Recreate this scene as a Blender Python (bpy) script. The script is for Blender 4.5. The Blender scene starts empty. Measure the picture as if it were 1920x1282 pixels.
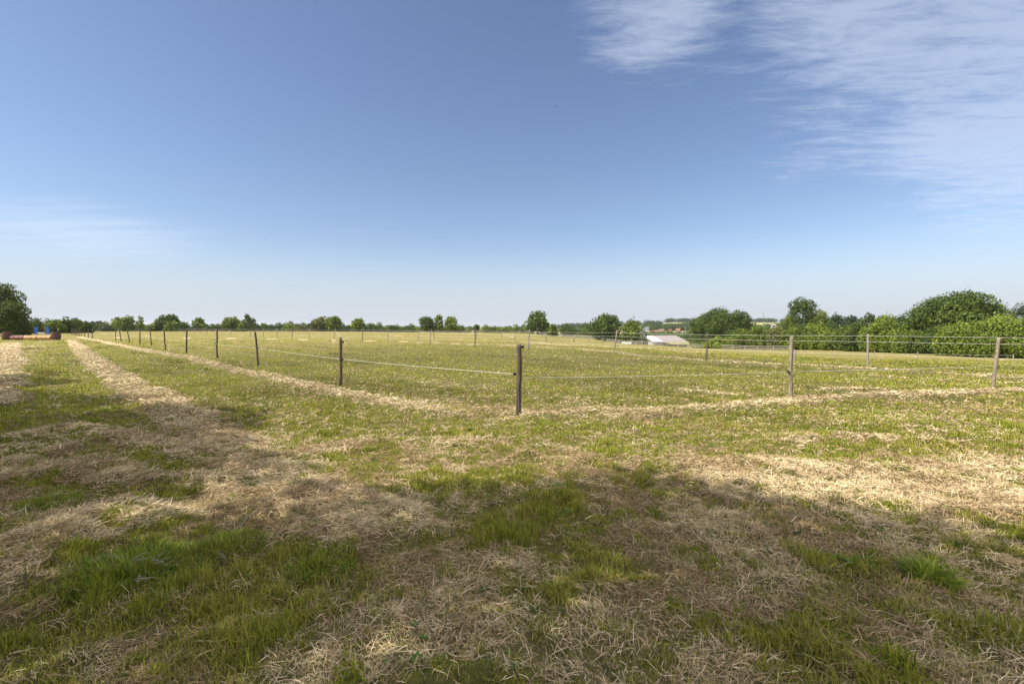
import bpy, math, random
import numpy as np
from math import radians as R

# ------------------------------------------------------------------ camera, world, sun, exposure
sc = bpy.context.scene
C = sc.collection
H0, F, CX, HZ = 1.45, 906.7, 960.0, 613.0      # eye height, focal in photo px, centre column, horizon row
cam = bpy.data.cameras.new('camera'); cam.lens = 17; cam.sensor_width = 36
cam.shift_y = -28 / 1920; cam.clip_start = 0.05; cam.clip_end = 30000
co = bpy.data.objects.new('camera', cam); C.objects.link(co)
co.location = (0, 0, H0); co.rotation_euler = (R(90), 0, 0); sc.camera = co

SUN_EL, SUN_AZ = 48.0, -110.0                    # azimuth from +Y (view) clockwise: left and a little behind
sd = np.array([math.sin(R(SUN_AZ)) * math.cos(R(SUN_EL)), math.cos(R(SUN_AZ)) * math.cos(R(SUN_EL)), math.sin(R(SUN_EL))])
sl = bpy.data.lights.new('sun', 'SUN'); sl.energy = 4.6; sl.angle = R(0.55); sl.color = (1.0, 0.93, 0.80)
so = bpy.data.objects.new('sun', sl); C.objects.link(so)
so.rotation_euler = (R(90 - SUN_EL), 0, R(-SUN_AZ + 180))

w = bpy.data.worlds.new('World'); sc.world = w; w.use_nodes = True
nt = w.node_tree; N = nt.nodes; L = nt.links
for n in list(N): N.remove(n)
out = N.new('ShaderNodeOutputWorld'); bg = N.new('ShaderNodeBackground'); bg.inputs['Strength'].default_value = 0.115
sky = N.new('ShaderNodeTexSky'); sky.sky_type = 'NISHITA'; sky.sun_disc = False
sky.sun_elevation = R(SUN_EL); sky.sun_rotation = R(SUN_AZ)
sky.altitude = 60; sky.air_density = 1.0; sky.dust_density = 0.55; sky.ozone_density = 1.9
tc = N.new('ShaderNodeTexCoord')
def wm(op, a, b=None, c=None, clamp=False):
    n = N.new('ShaderNodeMath'); n.operation = op; n.use_clamp = clamp
    for i, v in enumerate((a, b, c)):
        if v is None: continue
        if isinstance(v, (int, float)): n.inputs[i].default_value = v
        else: L.new(v, n.inputs[i])
    return n.outputs[0]
sep = N.new('ShaderNodeSeparateXYZ'); L.new(tc.outputs['Generated'], sep.inputs[0])
zc = wm('MAXIMUM', sep.outputs[2], 0.04)
px_ = wm('DIVIDE', sep.outputs[0], zc); py_ = wm('DIVIDE', sep.outputs[1], zc)
comb = N.new('ShaderNodeCombineXYZ'); L.new(px_, comb.inputs[0]); L.new(py_, comb.inputs[1])
def cirrus(rot, sx, sy, scale, dist, loc=(0, 0, 0), rough=.62):
    mp = N.new('ShaderNodeMapping'); mp.inputs['Rotation'].default_value = (0, 0, R(rot)); mp.inputs['Scale'].default_value = (sx, sy, 1)
    mp.inputs['Location'].default_value = loc
    L.new(comb.outputs[0], mp.inputs[0])
    n = N.new('ShaderNodeTexNoise'); n.inputs['Scale'].default_value = scale; n.inputs['Detail'].default_value = 9
    n.inputs['Roughness'].default_value = rough; n.inputs['Distortion'].default_value = dist
    L.new(mp.outputs[0], n.inputs['Vector']); return n.outputs[0]
def near_dir(px, py, r0, r1, sq=(1, 1, 1)):        # soft region of the sky round a direction
    v = np.array([(px - CX) / F, 1.0, (HZ - py) / F]); v /= np.linalg.norm(v)
    s = N.new('ShaderNodeVectorMath'); s.operation = 'SUBTRACT'; L.new(tc.outputs['Generated'], s.inputs[0]); s.inputs[1].default_value = v
    m = N.new('ShaderNodeVectorMath'); m.operation = 'MULTIPLY'; L.new(s.outputs[0], m.inputs[0]); m.inputs[1].default_value = sq
    ln = N.new('ShaderNodeVectorMath'); ln.operation = 'LENGTH'; L.new(m.outputs[0], ln.inputs[0])
    mr = N.new('ShaderNodeMapRange'); mr.interpolation_type = 'SMOOTHSTEP'
    mr.inputs[1].default_value = r0; mr.inputs[2].default_value = r1; mr.inputs[3].default_value = 1; mr.inputs[4].default_value = 0
    L.new(ln.outputs['Value'], mr.inputs[0]); return mr.outputs[0]
def ramp(v, a, b):
    mr = N.new('ShaderNodeMapRange'); mr.interpolation_type = 'SMOOTHSTEP'
    mr.inputs[1].default_value = a; mr.inputs[2].default_value = b; L.new(v, mr.inputs[0]); return mr.outputs[0]
n_fine = cirrus(52, .9, 2.6, 3.6, .35, (5, 2, 0), .74)
n_big = cirrus(20, .8, 1.3, .9, .3, (3, 1, 0), .5)
regA = wm('MAXIMUM', near_dir(1720, -60, .05, .42), wm('MAXIMUM', near_dir(1980, 130, .10, .30), near_dir(1250, 0, .02, .22)))
cA = wm('MULTIPLY', ramp(wm('ADD', wm('MULTIPLY', n_fine, .75), wm('ADD', wm('MULTIPLY', n_big, .45), wm('MULTIPLY', regA, .36))), .68, 1.02), ramp(regA, 0.0, .35))
n_l = cirrus(-8, .3, 1.3, 2.6, .4, (7, 2, 0), .66)
regB = near_dir(170, 440, .02, .27, (1, 1, 3.2))
cB = wm('MULTIPLY', ramp(wm('ADD', wm('MULTIPLY', n_l, .8), wm('MULTIPLY', regB, .3)), .44, .80), wm('MULTIPLY', regB, .9))
regC = wm('MAXIMUM', near_dir(640, 500, .02, .17, (1, 1, 3.5)), near_dir(700, 435, .02, .12, (1, 1, 4)))
n_c = cirrus(-14, .5, 1.9, 1.2, .2, (1, 9, 0), .5)
cC = wm('MULTIPLY', ramp(n_c, .52, .78), wm('MULTIPLY', regC, .55))
cov = wm('MULTIPLY', wm('MAXIMUM', cA, wm('MAXIMUM', cB, cC)), .40, clamp=True)
mix = N.new('ShaderNodeMix'); mix.data_type = 'RGBA'
tint = N.new('ShaderNodeMix'); tint.data_type = 'RGBA'; tint.blend_type = 'MULTIPLY'; tint.inputs[0].default_value = 1.0
tint.inputs['B'].default_value = (0.80, 0.785, 0.83, 1); L.new(sky.outputs[0], tint.inputs['A'])
lowz = N.new('ShaderNodeMapRange'); lowz.interpolation_type = 'SMOOTHERSTEP'; lowz.inputs[1].default_value = .19; lowz.inputs[2].default_value = -.02; lowz.inputs[3].default_value = 0; lowz.inputs[4].default_value = .9; L.new(sep.outputs[2], lowz.inputs[0])
low = N.new('ShaderNodeMix'); low.data_type = 'RGBA'; L.new(lowz.outputs[0], low.inputs[0]); hs = N.new('ShaderNodeHueSaturation'); hs.inputs['Saturation'].default_value = .99; hs.inputs['Value'].default_value = .93; L.new(tint.outputs['Result'], hs.inputs['Color']); L.new(hs.outputs[0], low.inputs['A']); low.inputs['B'].default_value = (3.2, 3.55, 4.1, 1)
L.new(cov, mix.inputs[0]); L.new(low.outputs['Result'], mix.inputs['A']); mix.inputs['B'].default_value = (4.5, 4.9, 5.8, 1)
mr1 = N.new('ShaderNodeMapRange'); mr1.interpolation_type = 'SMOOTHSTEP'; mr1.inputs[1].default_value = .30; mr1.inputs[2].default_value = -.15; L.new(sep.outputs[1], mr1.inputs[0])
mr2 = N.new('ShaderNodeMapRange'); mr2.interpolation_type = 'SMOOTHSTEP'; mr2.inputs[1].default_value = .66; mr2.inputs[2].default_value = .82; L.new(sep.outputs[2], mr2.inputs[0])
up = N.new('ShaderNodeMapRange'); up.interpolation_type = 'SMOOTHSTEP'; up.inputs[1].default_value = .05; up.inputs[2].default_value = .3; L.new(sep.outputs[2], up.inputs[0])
fill_veil = wm('MULTIPLY', wm('MULTIPLY', wm('MAXIMUM', mr1.outputs[0], mr2.outputs[0]), up.outputs[0]), wm('ADD', .45, wm('MULTIPLY', n_big, .9)), clamp=True)  # bright cloud added outside the view, overhead and behind, to lift the foreground shade
mix2 = N.new('ShaderNodeMix'); mix2.data_type = 'RGBA'; L.new(fill_veil, mix2.inputs[0]); L.new(mix.outputs['Result'], mix2.inputs['A']); mix2.inputs['B'].default_value = (7.8, 7.6, 7.7, 1)
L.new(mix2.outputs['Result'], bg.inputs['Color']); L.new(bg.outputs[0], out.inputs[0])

sc.view_settings.view_transform = 'Standard'; sc.view_settings.look = 'None'
sc.view_settings.exposure = 0.74; sc.view_settings.gamma = 1.0; sc.view_settings.use_curve_mapping = False
sc.render.engine = 'CYCLES'
sc.cycles.max_bounces = 6; sc.cycles.diffuse_bounces = 3; sc.cycles.transmission_bounces = 3; sc.cycles.transparent_max_bounces = 6
sc.cycles.volume_bounces = 0

random.seed(4); rng = np.random.default_rng(7)

# ------------------------------------------------------------------ noise and terrain
_tab = np.random.default_rng(11).random((256, 256))
def vn(x, y, s=0):
    x = np.asarray(x, float) + s * 17.3; y = np.asarray(y, float) + s * 31.7
    xi = np.floor(x).astype(np.int64); yi = np.floor(y).astype(np.int64)
    fx = x - xi; fy = y - yi; fx = fx * fx * (3 - 2 * fx); fy = fy * fy * (3 - 2 * fy)
    a = _tab[xi & 255, yi & 255]; b = _tab[(xi + 1) & 255, yi & 255]; c = _tab[xi & 255, (yi + 1) & 255]; d = _tab[(xi + 1) & 255, (yi + 1) & 255]
    return (a * (1 - fx) + b * fx) * (1 - fy) + (c * (1 - fx) + d * fx) * fy
def fbm(x, y, s=0, o=4):
    t = 0; a = .5; k = 1.0; n = 0
    for i in range(o):
        t = t + a * vn(x * k, y * k, s + i * 3.1); n += a; a *= .5; k *= 2.03
    return t / n
def sstep(x, a, b):
    t = np.clip((x - a) / (b - a), 0, 1); return t * t * (3 - 2 * t)
COLS = [
 (-400, [(0, 0), (60, 0), (100, -.1), (240, -.6), (600, -3), (1500, 0), (6000, 12)]),
 (300,  [(0, 0), (60, 0), (100, -.1), (240, -.6), (600, -3), (1500, 0), (6000, 12)]),
 (600,  [(0, 0), (60, 0), (240, -.67), (600, -4), (1500, -2), (6000, 10)]),
 (960,  [(0, 0), (40, 0), (100, -.3), (225, -1.2), (400, -6), (1000, -6), (2000, 0), (6000, 5)]),
 (1090, [(0, 0), (25, 0), (60, -.6), (108, -1.9), (225, -3.4), (350, -9), (700, -8), (1500, 5), (2600, 5), (6000, 0)]),
 (1200, [(0, 0), (28, 0), (60, -.9), (175, -4.9), (215, -8.2), (300, -9.5), (600, -7.5), (1000, 2), (1500, 14.7), (1700, 17), (2600, 5), (6000, 0)]),
 (1333, [(0, 0), (24, 0), (60, -1.6), (150, -5.2), (230, -8.6), (600, -7), (1000, 3), (1500, 18), (1700, 18), (2600, 5), (6000, 0)]),
 (1421, [(0, 0), (22, 0), (60, -2), (132, -4.9), (300, -8), (800, 0), (1500, 17), (1700, 17), (2600, 5), (6000, 0)]),
 (1627, [(0, 0), (19, 0), (50, -1.9), (102, -4.2), (300, -6), (1000, 5), (1500, 17), (2600, 5), (6000, 0)]),
 (1920, [(0, 0), (14, 0), (40, -1.5), (77, -3.8), (300, -5), (1000, 5), (1500, 15), (2600, 5), (6000, 0)]),
 (2400, [(0, 0), (12, 0), (40, -1.8), (77, -4.2), (300, -6), (1000, 5), (1500, 15), (2600, 5), (6000, 0)])]
def terrain(X, Y):
    X = np.asarray(X, float); Y = np.asarray(Y, float)
    az = np.arctan2(X, Y); r = np.hypot(X, Y); ac = np.clip(az, -.98, .98)
    col = CX + F * np.tan(ac); dep = r * np.cos(ac)
    zs = [np.interp(dep, [p[0] for p in k], [p[1] for p in k]) for _, k in COLS]
    z = zs[0] * 1.0
    for i in range(len(COLS) - 1):
        t = sstep(col, COLS[i][0], COLS[i + 1][0]); z = z * (1 - t) + zs[i + 1] * t
    return z * (1 - sstep(np.abs(az), 1.2, 2.0))
def gp(px, py):                                   # where the sight line through a photo pixel meets the field
    t = (px - CX) / F; s = (HZ - py) / F
    ds = np.concatenate([np.arange(1.2, 60, .02), np.arange(60, 420, .1)])
    f = H0 + s * ds - terrain(t * ds, ds)
    k = np.argmax(f <= 0) if (f <= 0).any() else len(ds) - 1
    return (t * ds[k], ds[k])
def gd(px, d): return ((px - CX) / F * d, d)
def zat(py, d): return H0 + (HZ - py) / F * d

# hay rows raked across the field: (points, half width in m, strength)
def line(pts): return [gp(*p) for p in pts]
ROWS = [
 (line([(132, 637), (150, 655), (176, 675), (205, 697), (235, 722), (285, 748), (330, 775), (400, 815), (470, 870), (560, 930), (700, 985)]), .42, 1.0),
 (line([(20, 643), (16, 655), (12, 675), (0, 705), (-40, 760)]), .55, 1.0),
 (line([(150, 632), (205, 643), (262, 655), (300, 662), (350, 671), (420, 690), (500, 706), (560, 722), (640, 742), (710, 755), (800, 770), (850, 779)]), .34, .95),
 (line([(880, 778), (930, 772), (965, 778)]), .35, .8),
 (line([(990, 783), (1100, 777), (1200, 781), (1300, 770), (1440, 762), (1560, 750), (1700, 742), (1800, 740), (2050, 728)]), .32, .9),
 (line([(380, 870), (500, 858), (600, 850), (700, 838), (800, 832), (900, 835), (1050, 858), (1200, 868), (1350, 880), (1500, 888), (1600, 884), (1700, 895), (1850, 888), (2100, 880)]), .26, .5),
 (line([(1350, 915), (1500, 925), (1650, 930), (1800, 940), (2100, 960)]), .35, .6),
 (line([(1450, 830), (1600, 822), (1750, 835)]), .2, .5),
 (line([(1280, 738), (1340, 740), (1400, 748)]), .14, .8),
 (line([(1550, 735), (1620, 732), (1660, 733)]), .14, .9),
 (line([(180, 633.5), (300, 633.5), (400, 634.5), (520, 636), (640, 638.5), (750, 640.5), (880, 646), (1000, 650), (1090, 655), (1200, 668), (1320, 677), (1420, 683), (1560, 689), (1700, 698), (1920, 712), (2100, 725)]), .35, .85),
 (line([(1010, 644), (1060, 646), (1150, 650), (1240, 655), (1330, 661)]), 1.5, .6),
 (line([(1640, 705), (1800, 716), (1920, 722)]), .2, .5),
 (line([(0, 830), (120, 800), (220, 815), (330, 850), (420, 880)]), .22, .6),
 (line([(0, 905), (150, 880), (260, 905), (380, 900), (520, 940)]), .28, .75),
 (line([(60, 1010), (160, 975), (230, 955), (300, 975)]), .22, .9),
 (line([(0, 1100), (50, 1050), (110, 1015), (130, 990)]), .22, .8),
]
SPOTS = [(350, 1130, .75, -.55), (250, 1045, .45, -.5), (560, 1060, .4, -.5), (480, 1200, .5, -.3), (1745, 1085, .16, -.7), (1600, 1075, .16, -.5), (720, 1010, .3, -.5),
 (250, 790, .9, -.35), (200, 735, 1.0, -.45), (90, 800, .9, -.3), (420, 790, .8, -.4), 
 (1150, 1150, .35, .5), (1700, 1230, .9, .25), (1350, 1230, .4, .3), (860, 1190, .4, .45), (660, 1190, .3, .4), (40, 1230, .4, .5), (1500, 1000, .6, .35), (1820, 980, .6, .4), (1300, 990, .5, .3),
 (1100, 820, .9, -.35), (1600, 800, 1.4, -.3), (110, 765, 1.6, -.4), (330, 850, .8, -.3), (60, 900, .5, -.25), (200, 860, .5, -.3), (640, 900, .4, -.2), (870, 960, .5, -.2), (700, 790, 1.1, -.55), (880, 800, .8, -.25), (1350, 820, 1.0, -.35), (700, 705, 3, -.35), (1200, 720, 3, -.4), (480, 680, 4, -.1), (1600, 715, 2, -.4), (330, 720, 1.8, -.45)]
SPOTS = [(gp(a, b), c, d) for a, b, c, d in SPOTS]
RED = [(gp(a, b), c) for a, b, c in [(1055, 718, .28), (478, 693, .3), (1695, 722, .3), (905, 765, .22), (1690, 715, .2), (870, 628, .3)]]
def rowmask(X, Y):
    m = np.zeros_like(X); wob = (fbm(X * 1.1, Y * 1.1, 5, 3) - .5) * .7
    for pts, hw, st in ROWS:
        best = np.full(X.shape, 1e9)
        for (ax, ay), (bx, by) in zip(pts[:-1], pts[1:]):
            dx, dy = bx - ax, by - ay; q = dx * dx + dy * dy
            t = np.clip(((X - ax) * dx + (Y - ay) * dy) / q, 0, 1)
            best = np.minimum(best, (X - ax - t * dx) ** 2 + (Y - ay - t * dy) ** 2)
        d = np.sqrt(best) + wob * hw * 1.6
        m = np.maximum(m, st * (1 - sstep(d, hw * .45, hw * 1.35)))
    return m
def haymask(X, Y):
    rm = rowmask(X, Y)
    fd = sstep(-Y, -7.5, -4.5)
    b = .27 + (fbm(X * .55, Y * .9, 1, 5) - .5) * 1.0 + (fbm(X * 2.9, Y * 2.9, 2, 4) - .5) * (.9 + 1.9 * fd)
    b = b + .07 * fd
    for (cx, cy), r, a in SPOTS:
        q = ((X - cx) ** 2 + (Y - cy) ** 2) / (r * r); b = b + a * np.exp(-q)
    rr_ = np.hypot(X, Y); fq = sstep(rr_, 7, 14); u = X * .74 + Y * .67
    b = b + fq * .34 * (fbm(u * .95 + .5, (Y * .74 - X * .67) * .06, 33, 3) - .47) * 2 + fq * .10 * np.sin(u * 2.7 + 2 * fbm(X * .1, Y * .1, 34, 2)) - fq * .17
    rm = np.clip(rm * (1 + .25 * fq), 0, 1)
    return np.clip(np.maximum(b, 0) * .85 + rm * (.55 + .35 * fq + 1.6 * (1 - .5 * fq) * (fbm(X * 3.1, Y * 3.1, 9, 4) - .42)), 0, 1), rm
def micro(X, Y, rm):
    r = np.hypot(X, Y); k = 1 - sstep(r, 90, 260)
    return k * (rm * .05 * (.3 + 1.3 * fbm(X * 2.3, Y * 2.3, 21, 3)) + .075 * (fbm(X * .9, Y * .9, 22, 3) - .5) + .06 * (fbm(X * 7, Y * 7, 27, 2) - .5) * (1 - sstep(r, 8, 16)) + .055 * (fbm(X * 3.7, Y * 3.7, 23, 3) - .5))
def ground_z(x, y):
    X = np.array([float(x)]); Y = np.array([float(y)]); return float((terrain(X, Y) + micro(X, Y, rowmask(X, Y)))[0])

# ------------------------------------------------------------------ helpers
def tag(o, label=None, cat=None, group=None, kind=None):
    for k, v in (('label', label), ('category', cat), ('group', group), ('kind', kind)):
        if v: o[k] = v
    return o
def empty(name, loc, rz=0):
    o = bpy.data.objects.new(name, None); C.objects.link(o); o.location = loc; o.rotation_euler = (0, 0, rz); o.empty_display_size = .3
    return o
def link(name, me, mat, parent=None, smooth=False):
    if mat: me.materials.append(mat)
    if smooth: me.polygons.foreach_set('use_smooth', np.ones(len(me.polygons), bool))
    o = bpy.data.objects.new(name, me); C.objects.link(o)
    if parent: o.parent = parent
    return o
def fastmesh(name, V, loops, starts, cols=None, attrs=None):
    me = bpy.data.meshes.new(name); me.vertices.add(len(V)); me.vertices.foreach_set('co', np.ascontiguousarray(V, dtype=np.float32).ravel())
    me.loops.add(len(loops)); me.loops.foreach_set('vertex_index', np.ascontiguousarray(loops, dtype=np.int32))
    me.polygons.add(len(starts)); me.polygons.foreach_set('loop_start', np.ascontiguousarray(starts, dtype=np.int32))
    me.update(calc_edges=True)
    if cols is not None:
        a = me.color_attributes.new('col', 'FLOAT_COLOR', 'POINT'); c4 = np.ones((len(V), 4), np.float32); c4[:, :3] = cols; a.data.foreach_set('color', c4.ravel())
    for k, v in (attrs or {}).items():
        a = me.attributes.new(k, 'FLOAT', 'POINT'); a.data.foreach_set('value', np.asarray(v, np.float32))
    return me
class MB:
    def __init__(s): s.v = []; s.f = []
    def add(s, vs, fs):
        b = len(s.v); s.v += [tuple(map(float, v)) for v in vs]; s.f += [tuple(i + b for i in f) for f in fs]
    def box(s, c, d, rz=0):
        cx, cy, cz = c; x, y, z = d[0] / 2, d[1] / 2, d[2] / 2; ca, sa = math.cos(rz), math.sin(rz)
        vs = [(cx + a * x * ca - b * y * sa, cy + a * x * sa + b * y * ca, cz + k * z) for k in (-1, 1) for a, b in ((-1, -1), (1, -1), (1, 1), (-1, 1))]
        s.add(vs, [(3, 2, 1, 0), (4, 5, 6, 7), (0, 1, 5, 4), (1, 2, 6, 5), (2, 3, 7, 6), (3, 0, 4, 7)])
    def tube(s, pts, rad, n=8, cap=True):
        pts = [np.array(p, float) for p in pts]; rs = rad if isinstance(rad, (list, tuple)) else [rad] * len(pts)
        vs = []
        for i, p in enumerate(pts):
            t = pts[min(i + 1, len(pts) - 1)] - pts[max(i - 1, 0)]; t = t / (np.linalg.norm(t) + 1e-9)
            u = np.cross(t, (0, 0, 1) if abs(t[2]) < .9 else (1, 0, 0)); u /= np.linalg.norm(u); v = np.cross(t, u)
            for k in range(n):
                a = 2 * math.pi * k / n; vs.append(p + rs[i] * (math.cos(a) * u + math.sin(a) * v))
        fs = [(i * n + k, i * n + (k + 1) % n, (i + 1) * n + (k + 1) % n, (i + 1) * n + k) for i in range(len(pts) - 1) for k in range(n)]
        if cap: fs += [tuple(range(n))[::-1], tuple((len(pts) - 1) * n + k for k in range(n))]
        s.add(vs, fs)
    def quad(s, a, b, c, d, th=None):
        s.add([a, b, c, d], [(0, 1, 2, 3)])
    def slab(s, a, b, c, d, th):                  # four corners and a thickness downwards along the normal
        P = [np.array(p, float) for p in (a, b, c, d)]; n = np.cross(P[1] - P[0], P[3] - P[0]); n /= np.linalg.norm(n)
        s.add(P + [p - n * th for p in P], [(0, 1, 2, 3), (7, 6, 5, 4), (0, 4, 5, 1), (1, 5, 6, 2), (2, 6, 7, 3), (3, 7, 4, 0)])
    def prism(s, poly, y0, y1):                   # polygon in x,z extruded along y
        n = len(poly); s.add([(x, y0, z) for x, z in poly] + [(x, y1, z) for x, z in poly],
              [tuple(range(n)), tuple(range(2 * n - 1, n - 1, -1))] + [(i, i + n, (i + 1) % n + n, (i + 1) % n) for i in range(n)])
    def build(s, name, mat, parent=None, smooth=False):
        me = bpy.data.meshes.new(name); me.from_pydata(s.v, [], s.f); me.update()
        return link(name, me, mat, parent, smooth)

def newmat(name):
    m = bpy.data.materials.new(name); m.use_nodes = True; n = m.node_tree.nodes; l = m.node_tree.links
    return m, n, l, n['Principled BSDF']
def simple(name, col, rough=.7, metal=0, nscale=8, var=.25, bump=.0, spec=.3, stretch=(1, 1, 1)):
    m, n, l, p = newmat(name); p.inputs['Roughness'].default_value = rough; p.inputs['Metallic'].default_value = metal; p.inputs['Specular IOR Level'].default_value = spec
    t = n.new('ShaderNodeTexCoord'); mp = n.new('ShaderNodeMapping'); mp.inputs['Scale'].default_value = stretch
    l.new(t.outputs['Object'], mp.inputs[0])
    z = n.new('ShaderNodeTexNoise'); z.inputs['Scale'].default_value = nscale; z.inputs['Detail'].default_value = 6; l.new(mp.outputs[0], z.inputs['Vector'])
    r = n.new('ShaderNodeValToRGB'); c = np.array(col)
    r.color_ramp.elements[0].position = .3; r.color_ramp.elements[1].position = .7
    r.color_ramp.elements[0].color = (*(c * (1 - var)), 1); r.color_ramp.elements[1].color = (*np.minimum(c * (1 + var), 1), 1)
    l.new(z.outputs[0], r.inputs[0]); l.new(r.outputs[0], p.inputs['Base Color'])
    if bump:
        b = n.new('ShaderNodeBump'); b.inputs['Strength'].default_value = bump; b.inputs['Distance'].default_value = .01
        l.new(z.outputs[0], b.inputs['Height']); l.new(b.outputs[0], p.inputs['Normal'])
    return m
def leafmat(name, mul=(1, 1, 1), trans=.3):
    m, n, l, p = newmat(name); o = n['Material Output']
    a = n.new('ShaderNodeAttribute'); a.attribute_name = 'col'
    x = n.new('ShaderNodeMix'); x.data_type = 'RGBA'; x.blend_type = 'MULTIPLY'; x.inputs[0].default_value = 1; x.inputs['B'].default_value = (*mul, 1)
    l.new(a.outputs['Color'], x.inputs['A']); l.new(x.outputs['Result'], p.inputs['Base Color'])
    p.inputs['Roughness'].default_value = .62; p.inputs['Specular IOR Level'].default_value = .22
    tr = n.new('ShaderNodeBsdfTranslucent'); l.new(x.outputs['Result'], tr.inputs[0])
    ms = n.new('ShaderNodeMixShader'); ms.inputs[0].default_value = trans; l.new(p.outputs[0], ms.inputs[1]); l.new(tr.outputs[0], ms.inputs[2]); l.new(ms.outputs[0], o.inputs[0])
    return m
M_LEAF = leafmat('foliage', trans=.2); M_BLADE = leafmat('grass_blade', trans=.35); M_STRAW = leafmat('dry_stalk', trans=.2)
M_BARK = simple('bark', (.16, .13, .10), .9, 0, 6, .4, .6, .1, (1, 1, .3))
M_POST_D = simple('weathered_post', (.105, .082, .062), .9, 0, 22, .6, 1.0, .15, (3, 3, .25))
M_POST_L = simple('pale_post', (.225, .185, .135), .9, 0, 22, .6, 1.0, .15, (3, 3, .25))
M_POST_G = simple('grey_post', (.24, .21, .175), .85, 0, 10, .3, .4, .15, (3, 3, .3))
M_ROPE = simple('white_rope', (.60, .59, .53), .6, 0, 60, .08)
M_BLACK = simple('black_plastic', (.012, .012, .013), .5, 0, 20, .2)
M_RAIL = simple('pale_rail', (.34, .31, .27), .8, 0, 3, .2)

# ------------------------------------------------------------------ field
def build_field():
    fine = np.radians(np.linspace(-56, 56, 900)); rest = np.radians(np.arange(60, 300.1, 4))
    ang = np.concatenate([fine, rest]); na = len(ang)
    inv = np.linspace(1 / 1.3, 1 / 420., 640); rad = np.concatenate([[.4, .8], 1 / inv, np.geomspace(440, 9000, 50)]); nr = len(rad)
    A, Rr = np.meshgrid(ang, rad, indexing='xy'); X = (np.sin(A) * Rr).ravel(); Y = (np.cos(A) * Rr).ravel()
    hay, rm = haymask(X, Y); far = np.hypot(X, Y)
    Z = terrain(X, Y) + micro(X, Y, rm)
    red = np.zeros_like(X)
    for (cx, cy), r in RED:
        q = ((X - cx) ** 2 + ((Y - cy) * .9) ** 2) / (r * r); red = np.maximum(red, np.exp(-q * 1.2))
    V = np.column_stack([X, Y, Z]); c0 = len(V); V = np.vstack([V, [[0, 0, 0]]])
    hay = np.append(hay, .4); red = np.append(red, 0)
    i = np.arange(nr - 1)[:, None] * na + np.arange(na)[None, :]; j = np.arange(nr - 1)[:, None] * na + (np.arange(na)[None, :] + 1) % na
    q = np.stack([i, j, j + na, i + na], -1).reshape(-1, 4)[:, ::-1]
    t = np.stack([np.full(na, c0), (np.arange(na) + 1) % na, np.arange(na)], -1)
    loops = np.concatenate([q.ravel(), t.ravel()]); starts = np.concatenate([np.arange(len(q)) * 4, len(q) * 4 + np.arange(na) * 3])
    me = fastmesh('field', V, loops, starts, attrs={'hay': hay, 'red': red})
    m, n, l, p = newmat('mown_field'); p.inputs['Roughness'].default_value = .95; p.inputs['Specular IOR Level'].default_value = .1
    g = n.new('ShaderNodeNewGeometry')
    def noise(s, det=5, sc3=(1, 1, 1), rough=.6):
        mp = n.new('ShaderNodeMapping'); mp.inputs['Scale'].default_value = sc3; l.new(g.outputs['Position'], mp.inputs[0])
        z = n.new('ShaderNodeTexNoise'); z.inputs['Scale'].default_value = s; z.inputs['Detail'].default_value = det; z.inputs['Roughness'].default_value = rough; l.new(mp.outputs[0], z.inputs['Vector']); return z.outputs[0]
    def rampc(v, stops):
        r = n.new('ShaderNodeValToRGB'); e = r.color_ramp.elements
        e[0].position, e[0].color = stops[0][0], (*stops[0][1], 1); e[1].position, e[1].color = stops[-1][0], (*stops[-1][1], 1)
        for s in stops[1:-1]:
            k = e.new(s[0]); k.color = (*s[1], 1)
        l.new(v, r.inputs[0]); return r.outputs[0]
    def mixc(f, a, b, mode='MIX'):
        x = n.new('ShaderNodeMix'); x.data_type = 'RGBA'; x.blend_type = mode
        for s, v in ((0, f), ('A', a), ('B', b)):
            if isinstance(v, (int, float)): x.inputs[s].default_value = v
            elif isinstance(v, tuple): x.inputs[s].default_value = (*v, 1)
            else: l.new(v, x.inputs[s])
        return x.outputs['Result']
    def mth(op, a, b):
        x = n.new('ShaderNodeMath'); x.operation = op; x.use_clamp = op == 'MULTIPLY_ADD'
        for k, v in enumerate((a, b)):
            if isinstance(v, (int, float)): x.inputs[k].default_value = v
            else: l.new(v, x.inputs[k])
        return x.outputs[0]
    green = rampc(noise(9, 6), [(.3, (.085, .085, .018)), (.5, (.185, .17, .04)), (.7, (.29, .25, .085))])
    green = mixc(rampc(noise(.09, 4), [(.4, (0, 0, 0)), (.65, (.6, .6, .6))]), green, (.27, .21, .10))
    straw = rampc(noise(22, 6, (1, 1, 1), .7), [(.28, (.13, .09, .045)), (.5, (.42, .33, .19)), (.72, (.68, .57, .38))])
    a = n.new('ShaderNodeAttribute'); a.attribute_name = 'hay'; b = n.new('ShaderNodeAttribute'); b.attribute_name = 'red'
    hf = mth('ADD', a.outputs['Fac'], mth('MULTIPLY', mth('SUBTRACT', noise(13, 5), .5), 1.3))
    hf = rampc(hf, [(.3, (0, 0, 0)), (.62, (1, 1, 1))])
    col = mixc(hf, green, straw); col = mixc(b.outputs['Fac'], col, (.33, .15, .075))
    dn = n.new('ShaderNodeVectorMath'); dn.operation = 'LENGTH'; l.new(g.outputs['Position'], dn.inputs[0])
    nr = n.new('ShaderNodeMapRange'); nr.inputs[1].default_value = 22; nr.inputs[2].default_value = 52; nr.inputs[3].default_value = 1; nr.inputs[4].default_value = 0; l.new(dn.outputs['Value'], nr.inputs[0])
    thatch = rampc(noise(30, 5), [(.3, (.038, .036, .014)), (.6, (.105, .10, .035)), (.75, (.18, .165, .065))])
    col = mixc(mth('MULTIPLY', nr.outputs[0], .85), col, thatch)
    # far off the mown field gives way to other crops in big patches
    dst = n.new('ShaderNodeVectorMath'); dst.operation = 'LENGTH'; l.new(g.outputs['Position'], dst.inputs[0])
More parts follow.
